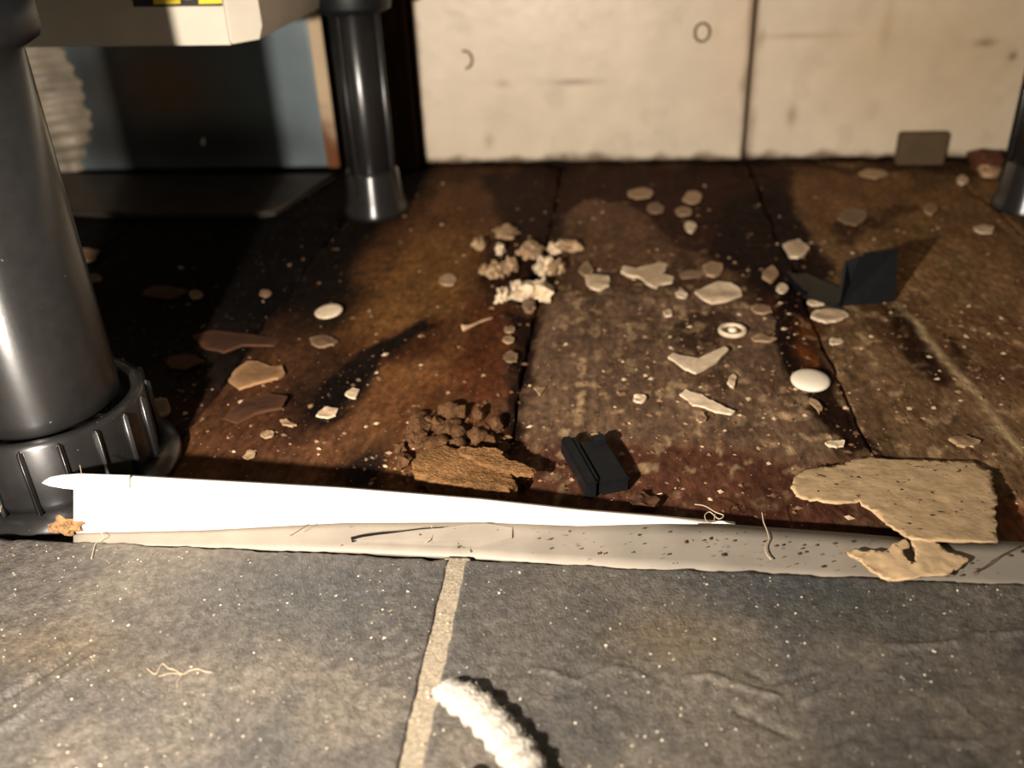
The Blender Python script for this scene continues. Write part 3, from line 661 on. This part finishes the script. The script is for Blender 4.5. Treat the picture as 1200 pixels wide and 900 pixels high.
# named chips and flakes -------------------------------------------------------
FL = [
    ('paint_chip', 'V-shaped cream paint chip lying in the middle of the centre board', 'chip', [(783, 418), (788, 414.5), (797, 417), (806, 423.5), (820, 422.5), (838, 414), (849, 407.5), (854, 410), (841, 423), (828, 431), (816, 437), (802, 433)], 'chip', .0012),
    ('paint_chip', 'ragged tan splintered flake in front of the V-shaped chip', 'chip', [(797, 462), (803, 457), (812, 461), (822, 463), (832, 470), (840, 473), (852, 479), (862, 482), (856, 485), (838, 482), (826, 478), (812, 474), (806, 468)], 'chip', .0010),
    ('paint_chip', 'crescent-edged cream flake curled up behind the ringed washer', 'chip', [(814, 342), (822, 350), (834, 355), (852, 353), (869, 346), (868, 339), (856, 333), (842, 331), (828, 336)], 'chip', .0014),
    ('paint_chip', 'ragged H-shaped cream chip in the middle of the cluster beyond the washer', 'chip', [(727, 319), (731, 313), (745, 315), (762, 311), (772, 308), (782, 309), (780, 317), (772, 321), (789, 325), (788, 331), (774, 333), (769, 338), (758, 332), (748, 324), (738, 323)], 'chip', .0012),
    ('paint_chip', 'rounded cream chip right of the rotted hole', 'chip', oval(701, 330, 15, 9, seed=1), 'chip', .0012),
    ('paint_chip', 'narrow cream chip standing behind the rounded chip by the hole', 'chip', oval(688, 317, 8, 8, seed=2, irr=.3), 'chipd', .0012),
    ('paint_chip', 'tan chip at the tip of a dirt ridge, left of the black joint', 'chip', oval(835, 315, 13, 8, seed=3), 'chipd', .0014),
    ('paint_chip', 'dull beige sliver trailing left from the tan chip', 'chip', [(796, 321), (806, 317), (822, 316), (826, 321), (812, 325), (798, 326)], 'chipg', .0008),
    ('paint_chip', 'beige rectangular chip nearest the back wall, left of centre', 'chip', oval(751, 227, 15, 6, seed=4), 'chipd', .0010),
    ('paint_chip', 'dim beige chip just in front of the beige rectangular chip', 'chip', oval(768, 244, 11, 6, seed=5), 'chipg', .0010),
    ('paint_chip', 'yellowish tan chip near the back wall beside the dark red rot', 'chip', oval(812, 232, 12, 7, seed=6), 'chipd', .0010),
    ('paint_chip', 'oval pale chip just in front of the yellowish tan chip', 'chip', oval(802, 248, 10, 5, seed=7), 'chipd', .0010),
    ('paint_chip', 'tiny bright chip third in line from the back wall', 'chip', oval(809, 266, 7, 6, seed=8), 'chip', .0010),
    ('paint_chip', 'tan chip on the shaded left boards, larger than its neighbours', 'chip', [(267, 446), (276, 434), (290, 425), (303, 424), (316, 429), (330, 429), (334, 437), (326, 443), (308, 447), (292, 452), (280, 455)], 'chipt', .0014),
    ('paint_chip', 'dull tan chip below the small plain white cap', 'chip', oval(379, 400, 15, 7, seed=9), 'chipg', .0010),
    ('paint_chip', 'pale four-cornered chip beside the black rot hollow on the left', 'chip', [(370, 488), (376, 481), (384, 478), (396, 479), (393, 486), (383, 490)], 'chip', .0010),
    ('paint_chip', 'pale triangular chip on the left board above the four-cornered one', 'chip', [(404, 463), (412, 456), (421, 457), (417, 467)], 'chip', .0010),
    ('paint_chip', 'small pointed pale chip in the shade below the tan chip', 'chip', [(328, 493), (336, 492), (347, 498), (343, 500), (332, 498)], 'chipd', .0008),
    ('paint_chip', 'small pale flake among splinters close behind the white strip', 'chip', [(285, 536), (292, 527), (300, 528), (298, 535), (290, 539)], 'chipd', .0008),
    ('paint_chip', 'pale pink-grey sliver left of the small flake near the strip', 'chip', oval(313, 509, 8, 4, seed=10), 'chipd', .0008),
    ('paint_chip', 'tan triangle of paint standing alone right of the long joint', 'chip', [(625, 455), (633, 453), (639, 454), (633, 463)], 'chipd', .0009),
    ('paint_chip', 'white chip on the black joint behind the black bracket', 'chip', oval(933, 291, 14, 9, seed=12), 'chip', .0014),
    ('paint_chip', 'pale broken chip left of the bracket arm', 'chip', oval(903, 321, 8, 9, seed=13, irr=.3), 'chipd', .0012),
    ('paint_chip', 'small white chip below the pale broken chip left of the bracket', 'chip', oval(917, 338, 7, 5, seed=14), 'chip', .0010),
    ('paint_chip', 'bright sliver tucked under the bracket arm', 'chip', oval(957, 354, 11, 4, seed=15), 'chip', .0010),
    ('paint_chip', 'wide pale tan chip just in front of the black bracket', 'chip', oval(971, 370, 22, 8, n=11, seed=16), 'chip', .0012),
    ('paint_chip', 'small white chip between the wide tan chip and the domed cap', 'chip', oval(979, 400, 8, 4, seed=17), 'chip', .0009),
    ('paint_chip', 'thin white sliver in the joint below the domed cap', 'chip', oval(979, 520, 12, 3.5, seed=18), 'chip', .0009),
    ('paint_chip', 'bright sliver on the right board left of the cut-off leg', 'chip', oval(1154, 269, 12, 5, seed=19), 'chip', .0010),
    ('paint_chip', 'small dull chip on the right board beyond the bracket', 'chip', oval(1090, 245, 8, 6, seed=20), 'chipd', .0010),
    ('paint_chip', 'faded tan patch of paint on the right board near the back', 'chip', oval(1000, 254, 18, 10, seed=21), 'chipg', .0006),
    ('paint_chip', 'long faded sliver lying along the foot of the right wall board', 'chip', oval(1024, 204, 18, 5, seed=22), 'chipd', .0010),
    ('paint_chip', 'small pale crumb of paint beside the brown lump at the wall', 'chip', oval(1128, 211, 7, 5, seed=23), 'chip', .0012),
    ('paint_chip', 'grey flake lying deepest in the shadow right of the front leg', 'chip', oval(100, 298, 17, 7, seed=24, irr=.3), 'chipg', .0012),  # shade behind the leg put into the flake's dim grey
    ('paint_chip', 'narrow dim flake in front of the deepest grey flake', 'chip', oval(108, 325, 11, 4, seed=25), 'chipg', .0010),  # dimmed colour carries the shade it lies in
    ('paint_chip', 'small pale dot of paint alone on the black left boards', 'chip', oval(229, 345, 7, 5, seed=26), 'chipd', .0010),
    ('paint_chip', 'faint long brown flake on the black left boards', 'chip', oval(192, 342, 26, 7, seed=27), 'redchip', .0008),
    ('paint_chip', 'faint small flake right of the small pale dot in the dark', 'chip', oval(311, 344, 7, 4, seed=28), 'chipg', .0008),
    ('wood_flake', 'long red-brown flake in the shadow above the larger tan chip', 'flake', [(225, 395), (250, 388), (290, 392), (330, 398), (322, 406), (285, 404), (262, 412), (240, 408)], 'redchip', .0012),
    ('wood_flake', 'red-brown flat flake lying below the larger tan chip', 'flake', [(262, 490), (285, 470), (315, 462), (338, 466), (330, 478), (300, 486), (278, 495)], 'redchip', .0014),
    ('wood_flake', 'brown flake touching the right side of the ribbed collar', 'flake', oval(186, 478, 18, 12, seed=30, irr=.3), 'chipg', .0014),
    ('wood_flake', 'dim brown flake left of the long red-brown flake', 'flake', oval(214, 423, 22, 8, seed=31, irr=.3), 'redchip', .0010),
    ('wood_flake', 'grey bent flake near the white strip beside the collar', 'flake', [(197, 515), (204, 517), (212, 526), (208, 533), (202, 524)], 'chipg', .0010),
    ('wood_flake', 'dark red chunk of rot right of the front black clip', 'flake', [(738, 585), (746, 577), (758, 579), (774, 587), (768, 594), (752, 592), (742, 594)], 'redchip', .0025),
    ('paint_chip', 'small tan chip right of the long joint, before the clip', 'chip', oval(749, 467, 8, 5, seed=33), 'chip', .0012),
    ('paint_chip', 'pale chip just in front of the ragged tan splintered flake', 'chip', oval(822, 490, 6, 5, seed=34), 'chipd', .0010),
    ('paint_chip', 'small bright flake in front of the rounded cream chips, dead centre board', 'chip', oval(783, 367, 6, 4, seed=35), 'chip', .0010),
    ('paint_chip', 'small cream chip left of the crescent-edged flake', 'chip', oval(799, 345, 7, 4, seed=36), 'chip', .0010),
    ('paint_chip', 'pale thin stick of paint behind the front black clip', 'chip', [(689, 508), (701, 508), (702, 512), (690, 512)], 'chipd', .0008),
    ('paint_chip', 'long tan scrap on the golden board left of the hole', 'chip', oval(525, 328, 10, 7, seed=38, irr=.3), 'chipd', .0010),
    ('paint_chip', 'upper of two tan dots beside the long joint below the hole', 'chip', oval(597, 386, 7, 4, seed=39), 'chipd', .0009),
    ('paint_chip', 'lower of two tan dots beside the long joint below the hole', 'chip', oval(596, 398, 7, 4, seed=40), 'chipd', .0009),
    ('paint_chip', 'dim reddish chip at the foot of the two tan dots', 'chip', oval(598, 419, 9, 6, seed=41), 'chipg', .0009),
    ('paint_chip', 'pale upright sliver left of the domed cap, among crumbs', 'chip', oval(858, 446, 5, 7, seed=42, irr=.3), 'chip', .0010),
    ('paint_chip', 'pale bent scrap at the edge of the black joint above the domed cap', 'chip', oval(893, 397, 14, 4, seed=43, irr=.3), 'chipd', .0009),
    ('paint_chip', 'broad faint scrap between washer and black joint', 'chip', oval(893, 362, 13, 5, seed=44, irr=.3), 'chipd', .0009),
    ('paint_chip', 'small curled pale scrap below the domed cap', 'chip', [(950, 466), (958, 470), (964, 478), (960, 485), (955, 476), (948, 471)], 'chipd', .0010),
    ('paint_chip', 'grey crumbling chip above the right end of the large tan sheet', 'chip', oval(1129, 517, 15, 6, seed=46, irr=.35), 'chipd', .0012),
]
for nm, lb, ct, P, m, th in FL: flake(nm, lb, ct, P, m, th, curl=th * .8, jit=.0003, sub=3)
# rot hole rim: lumps of filler
LU = [
    ('largest bright white lump of filler in front of the rotted hole', 633, 343, 13, 9, 'chip', .0055),
    ('white knobbly ridge of filler left of the largest lump', 611, 344, 14, 7, 'chip', .0045),
    ('white end lump at the left tip of the filler ridge', 589, 351, 8, 6, 'chip', .0035),
    ('pale upright lump right of the rotted hole', 637, 315, 10, 10, 'chip', .006),
    ('greyish filler lump at the right end of the rotted hole', 653, 319, 9, 9, 'chipd', .005),
    ('flat pale lump behind the rotted hole', 621, 298, 13, 6, 'chipd', .004),
    ('light crumb at the far right of the rotted hole', 651, 293, 8, 5, 'chip', .004),
    ('long dull crumb beyond the light crumb behind the hole', 667, 293, 12, 4, 'chipd', .003),
    ('dull tan lump on the left rim of the rotted hole', 583, 322, 11, 8, 'chipd', .004),
    ('small tan crumb at the leftmost end of the hole rim', 568, 319, 6, 5, 'chipd', .003),
    ('tan crumb bridging the rim left of the hole', 598, 317, 9, 7, 'chipd', .004),
    ('pale upright crumb at the upper left of the hole', 562, 292, 7, 9, 'chipd', .004),
    ('curved tan crumb at the top of the ring of crumbs left of the hole', 592, 276, 13, 6, 'chipd', .003),
    ('single round crumb inside the ring of crumbs left of the hole', 586, 296, 5, 5, 'chip', .003),
    ('reddish brown lump lying among crumbs in front of the hole', 620, 357, 7, 6, 'chipg', .003),
]
for i, (lb, px, py, rx, ry, m, hz) in enumerate(LU): lump('filler_lump', lb, 'lump', px, py, rx, ry, m, hz, seed=i, irr=.6, sub=3)
lump('stone', 'brown stone-like lump at the wall beside the cut-off right leg', 'stone', 1153, 201, 19, 12, 'redchip', .010, seed=3, irr=.4)
lump('stone', 'pinkish tan lump lying in front of the brown lump at the wall', 'stone', 1158, 207, 12, 7, 'chipd', .006, seed=4, irr=.4)
lump('filler_lump', 'pale crumb sitting behind the white strip by the rotten wood', 'lump', 556, 577, 7, 7, 'chip', .005, seed=44, irr=.5)
lump('debris_clump', 'orange-brown crumbly clump on the tile edge at the strip end', 'clump', 82, 624, 18, 5, 'clump', .0028, seed=21, irr=.8, sub=3, z=.0108)
bm = bmesh.new(); P = [at(541, 385, .0015), at(552, 382, .002), at(563, 377, .002), at(578, 372, .0015)]
tube(bm, catmull(P, 4), [.0026, .0022, .0016, .0012, .001, .0009, .0009, .0008, .0008, .0008, .0007, .0007, .0006], 6)
bmobj('twig', bm, 'chipd', label='thin tan splinter with a knobbed end left of the long joint', cat='splinter')

# crumbling slab of rotten wood behind the strip
rot = empty('rotten_wood', tuple(at(560, 550)), label='crumbling brown lump of rotten wood just behind the white strip', cat='wood')
def rotflake(name, P, z0, z1, th, m, sub=5, curl=.0025, seed=1):
    o = flake(name, None, None, P, m, th, zf=lambda px, py: z0 + (z1 - z0) * (600 - py) / 80.0, curl=curl, jit=.0008, sub=sub, seed=seed); return par(o, rot)
rotflake('slab', [(484, 556), (486, 541), (499, 528), (520, 524), (545, 531), (572, 540), (598, 553), (606, 570), (596, 582), (570, 580), (540, 572), (505, 566)], .0065, .0085, .0062, 'rottenl', seed=5)
rotflake('top_flake', [(536, 530), (541, 525), (560, 526), (578, 524.5), (587, 529), (593, 539), (610, 545), (626, 552), (621, 558), (603, 555), (585, 549), (560, 541)], .0105, .0115, .0018, 'rottenl', curl=.0008, seed=6)
rd = random.Random(12)
for i in range(30):
    px = 488 + 104 * rd.random(); py = 488 + 42 * rd.random() + (px - 540) * .12; k = rd.uniform(5, 12)
    o = lump('crumb', None, None, px, py, k * 1.25, k * .8, 'rotten', rd.uniform(.0018, .0042), seed=60 + i, irr=.3, sub=2); par(o, rot)
for i, (px, py, k) in enumerate([(590, 575, 9), (475, 545, 9), (470, 530, 6), (612, 566, 6), (482, 520, 7)]):
    par(lump('crumb', None, None, px, py, k, k * .7, 'rotten', .003, seed=160 + i, irr=.6, sub=2), rot)

# large torn sheet and the scrap hanging over the strip
def sheet_z(px, py): return .0022 + .0115 * np.clip((py - 540) / 92.0, 0, 1) + (.004 * sstep(1040, 940, px))
flake('torn_sheet', 'large torn sheet of tan lining resting on the strip at the right', 'sheet',
      [(928, 570), (931, 560), (941, 550), (955, 546), (972, 546), (990, 543), (1003, 538), (1020, 537), (1034, 541), (1060, 541), (1085, 541), (1108, 543), (1122, 541), (1139, 541), (1150, 548), (1162, 552), (1163, 567), (1168, 583), (1167, 600), (1170, 632), (1120, 636), (1066, 634), (1048, 622), (1028, 608), (1006, 590), (985, 591), (950, 584), (934, 579)],
      'paper', .0008, zf=sheet_z, curl=.0007, jit=.0006, sub=5)
def scrap_z(px, py): return .0135 + .0012 * math.sin(px * .05)
flake('torn_scrap', 'ragged tan scrap with a hole, lying over the strip below the sheet', 'scrap',
      [(990, 650), (1003, 646), (1022, 645), (1040, 642), (1050, 634), (1062, 631), (1066, 640), (1058, 645), (1062, 656), (1072, 662), (1072, 646), (1068, 634), (1090, 632), (1098, 640), (1112, 648), (1136, 650), (1128, 662), (1118, 668), (1112, 677), (1085, 678), (1062, 679), (1040, 677), (1022, 668), (1010, 658)],
      'paper', .0009, zf=scrap_z, curl=.0006, jit=.0005, sub=3)

# black plastic clip in front
clip = empty('plastic_clip', tuple(at(698, 560)), label='small black plastic clip lying just behind the middle of the strip', cat='clip')
ca, cb_ = at(681, 532), at(712, 582); ax = (cb_ - ca)[:2]; L_ = np.linalg.norm(ax); rz = math.atan2(ax[1], ax[0]); mid = (ca + cb_) / 2
def local(o): o.matrix_world = Matrix.Translation((mid[0], mid[1], .0)) @ Matrix.Rotation(rz, 4, 'Z'); m_ = o.matrix_world.copy(); o.parent = clip; o.matrix_parent_inverse = Matrix.Translation(-clip.location); return o
bm = bmesh.new(); box(bm, (0.001, .0035, .0042), (L_ * .92, .0125, .0070), bevel=.0011, ry=.06); local(bmobj('body', bm, 'blackm', smooth=False))
bm = bmesh.new(); box(bm, (-.001, -.0062, .0048), (L_ * 1.04, .0050, .0084), bevel=.0010, ry=.06); local(bmobj('side_rail', bm, 'blackm', smooth=False))
bm = bmesh.new(); box(bm, (-L_ * .38, 0.0065, .0080), (.0055, .006, .003), bevel=.0006); local(bmobj('catch', bm, 'blackm', smooth=False))
bm = bmesh.new(); box(bm, (-.001, -.0034, .0082), (L_ * .9, .0011, .0016), bevel=.0003, ry=.06); local(bmobj('ridge', bm, 'blackm', smooth=False))

# black angle bracket at the back right
br = empty('angle_bracket', tuple(at(1010, 355)), label='black plastic angle bracket standing on the joint at the right', cat='bracket')
bl, brr = at(985, 359), at(1048, 354); tl = aty(1012, 298, bl[1] + .007); tr_ = aty(1053, 292, brr[1] + .007)
plate('upright', [bl, brr, tr_, tl], 'blackm', .0022, br, dirv=(.2, .97, .1))
aa = [at(985, 359, .0022), at(998, 343, .0022), at(945, 320, .0022), at(921, 322, .0022), at(942, 345, .0022)]
plate('arm', aa, 'blackm', .0020, br, dirv=(0, 0, -1))
plate('gusset', [at(984, 357, .001), at(1000, 345, .001), aty(1010, 300, bl[1] + .009), aty(993, 306, bl[1] + .012)], 'blackm', .0016, br, dirv=(-1, 0, 0))
plate('arm_flange', [at(921, 323, .002), at(944, 346, .002), at(943, 340, .008), at(922, 318, .008)], 'blackm', .0014, br, dirv=(1, .2, 0))

# white felt roll on the tiles
fz = TZ + .0036
FP = [at(509, 817, TZ + .0024), at(524, 812, TZ + .003), at(547, 822, fz), at(567, 839, fz), at(586, 860, fz), at(603, 880, fz), at(616, 902, fz), at(622, 930, fz), at(620, 960, fz)]
FP = catmull(FP, 6); n = len(FP); rad = [.0052 * min(1, .35 + i / 14) * (1 + .12 * math.sin(i * 1.3)) for i in range(n)]
bm = bmesh.new(); tube(bm, FP, rad, 28)
bmesh.ops.subdivide_edges(bm, edges=bm.edges, cuts=1, use_grid_fill=True)
for v in bm.verts:
    q = v.co * 800; v.co += Vector((mnoise.noise(q), mnoise.noise(q + Vector((9, 3, 1))), mnoise.noise(q + Vector((4, 7, 2))))) * .00035
for v in bm.verts: v.co.z = fz + (v.co.z - fz) * .62
felt = bmobj('felt_roll', bm, 'felt', label='soft curved white felt strip lying on the right tile beside the grout', cat='felt')
bm = bmesh.new(); rd = random.Random(3)
for k in range(900):
    i = rd.randrange(n - 1); a = rd.uniform(0, 6.28); t = Vector(FP[i + 1]) - Vector(FP[i]); t.normalize()
    s = t.cross(Vector((0, 0, 1))).normalized(); nrm = s * math.cos(a) + Vector((0, 0, 1)) * math.sin(a)
    b = Vector(FP[i]) + t * rd.uniform(0, .002) + nrm * rad[i] * .95; d = nrm * rd.uniform(.0002, .0006) + t * rd.uniform(-.001, .001) + s * rd.uniform(-.0006, .0006)
    o_ = t * .00008; bm.faces.new([bm.verts.new(b + o_), bm.verts.new(b - o_), bm.verts.new(b + d)])
me = bpy.data.meshes.new('fuzz'); bm.to_mesh(me); bm.free(); link('fuzz', me, 'felt', felt, kind='stuff')
bm = bmesh.new(); p = at(549, 922, TZ); bmesh.ops.create_icosphere(bm, subdivisions=3, radius=1, matrix=Matrix.Translation((p[0], p[1], TZ + .0028)) @ Matrix.Diagonal((.0026, .003, .0030, 1)))
for v in bm.verts: v.co += v.normal * .0006 * mnoise.noise(v.co * 500)
bmobj('felt_tuft', bm, 'felt', label='pale tuft of felt cut off by the bottom edge, beside the felt strip', cat='tuft')

# loose fibres
def fibre(label, P, z, r, m='fibre', n=6):
    W = [at(q[0], q[1], (z(q) if callable(z) else z) + (q[2] if len(q) > 2 else 0)) for q in P]
    bm = bmesh.new(); tube(bm, catmull(W, n), r, 5); return bmobj('fibre', bm, m, label=label, cat='fibre')
tz = TZ + .0006
fibre('curly pale fibre lying on the left tile', [(172, 783), (182, 790), (190, 778), (197, 783), (205, 785), (214, 790), (222, 786), (232, 784), (240, 787), (248, 788)], tz - .0003, .00015)
fibre('short pale fibre crossing below the curly one on the left tile', [(186, 793), (200, 789), (212, 791), (208, 799), (208, 806)], tz - .0003, .00012)
fibre('upright pale hair across the grey end of the strip', [(893, 600), (895, 612), (899, 622), (901, 632), (897, 641), (899, 650), (904, 656)], .0116, .00025)
fibre('tangled pale hair at the back edge of the strip', [(814, 591), (826, 593), (838, 600), (848, 604), (842, 608), (832, 600), (826, 604), (829, 612), (836, 611), (838, 602)], .0112, .00020)
fibre('fine pale hair lying over the crack in the strip', [(505, 616), (508, 624), (504, 632), (498, 636)], .0125, .00018)
fibre('short white bristle standing at the top of the strip end', [(96, 558), (94.5, 549), (93.5, 545)], .035, .00018)
fibre('dark thin scratch of fibre on the strip left of the crack', [(340, 628), (350, 622), (362, 614), (367, 611)], .0165, .00016, 'darkfibre')
fibre('pale hair curling beside the ribbed collar at the left edge', [(0, 600), (3, 588), (8, 580), (4, 570), (0, 565)], .012, .0002)
fibre('dark twig-like hair across the strip at the far right', [(1140, 672), (1155, 664), (1172, 652), (1196, 640)], .0122, .00022, 'darkfibre')
fibre('pale hair over the tile edge at the strip end', [(116, 622), (122, 630), (112, 637), (107, 655)], .0128, .00016)
fibre('thin pale hair on the dark boards above the collar', [(198, 512), (205, 498), (220, 490)], .001, .00018, 'darkfibre')

# ------------------------------------------------------------------ uncountable grit and dust
def strip_z(x, y): return np.full(np.shape(x), 0.0110)
def scatter(name, label, cat, n, pick, zfun, smin, smax, cols, m, flat=.6, seed=5):
    rd = np.random.RandomState(seed); V = []; Fc = []; C = []
    for _ in range(n):
        px, py = pick(rd); p = at(px, py, 0 if zfun is wood_h else 0.0110 if zfun is strip_z else TZ)
        zz = float(zfun(np.array([p[0]]), np.array([p[1]]))[0])
        s = smin + (smax - smin) * rd.rand() ** 3.4; b = len(V); a = rd.rand() * 6.28
        ca, sa = math.cos(a), math.sin(a)
        for dx, dy, dz in ((1, 0, 0), (0, .7, 0), (-1, 0, 0), (0, -.7, 0), (0, 0, flat), (0, 0, -.25)):
            dx *= s * (.6 + .8 * rd.rand()); dy *= s * (.6 + .8 * rd.rand())
            V.append((p[0] + dx * ca - dy * sa, p[1] + dx * sa + dy * ca, zz + .00005 + dz * s))
        Fc += [(b + i, b + (i + 1) % 4, b + 4) for i in range(4)] + [(b + (i + 1) % 4, b + i, b + 5) for i in range(4)]
        C += [lin(cols[rd.randint(len(cols))])] * 6
    me = rawmesh(name, V, Fc); setcol(me, np.array(C)); return link(name, me, m, kind='stuff', label=label, cat=cat, smooth=False)
def pick_wood(rd):
    while True:
        px, py = rd.uniform(180, 1200), rd.uniform(205, 640)
        d = .22 + .9 * math.exp(-((px - 830) / 130) ** 2 - ((py - 400) / 95) ** 2) + .5 * math.exp(-((px - 600) / 60) ** 2 - ((py - 320) / 45) ** 2) + .45 * math.exp(-((px - 520) / 90) ** 2 - ((py - 540) / 40) ** 2) + .8 * math.exp(-((px - 900) / 50) ** 2 - ((py - 455) / 25) ** 2) + .4 * math.exp(-((px - 1130) / 90) ** 2 - ((py - 420) / 120) ** 2)
        if px < 420 and py < 440: d *= .25
        if rd.rand() < d: return px, py
scatter('plaster_grit', 'pale plaster grit strewn over the boards', 'grit', 3000, pick_wood, wood_h, .00025, .0022, [(196, 170, 136), (150, 120, 90), (120, 90, 64), (116, 88, 62), (92, 66, 46), (104, 78, 54)], 'grit', .5, 5)
def pick_rot(rd): return 540 + rd.randn() * 40, 540 + rd.randn() * 28
scatter('wood_dust', 'brown wood crumbs around the rotten lump', 'dust', 500, pick_rot, wood_h, .0004, .0022, [(110, 78, 48), (84, 58, 36), (140, 104, 66)], 'grit', .6, 6)
def pick_tile(rd):
    while True:
        px, py = rd.uniform(0, 1200), 640 + 260 * rd.rand() ** 1.6
        if py > 634 + px * .045: return px, py
scatter('tile_dust', 'pale dust grains sprinkled over the slate tiles', 'dust', 1300, pick_tile, tile_h, .00012, .00055, [(235, 222, 198), (206, 188, 160), (150, 130, 104)], 'grit', .6, 7)
def pick_strip(rd):
    px = rd.uniform(620, 1200); t = rd.rand(); return px, interp(FOLD, px) + 3 + t * (interp(BOT, px) - interp(FOLD, px) - 12)
scatter('strip_dirt', 'dark dirt specks on the grey right end of the strip', 'dirt', 130, pick_strip, strip_z, .0003, .0012, [(58, 42, 28), (84, 64, 44)], 'grit', .4, 8)
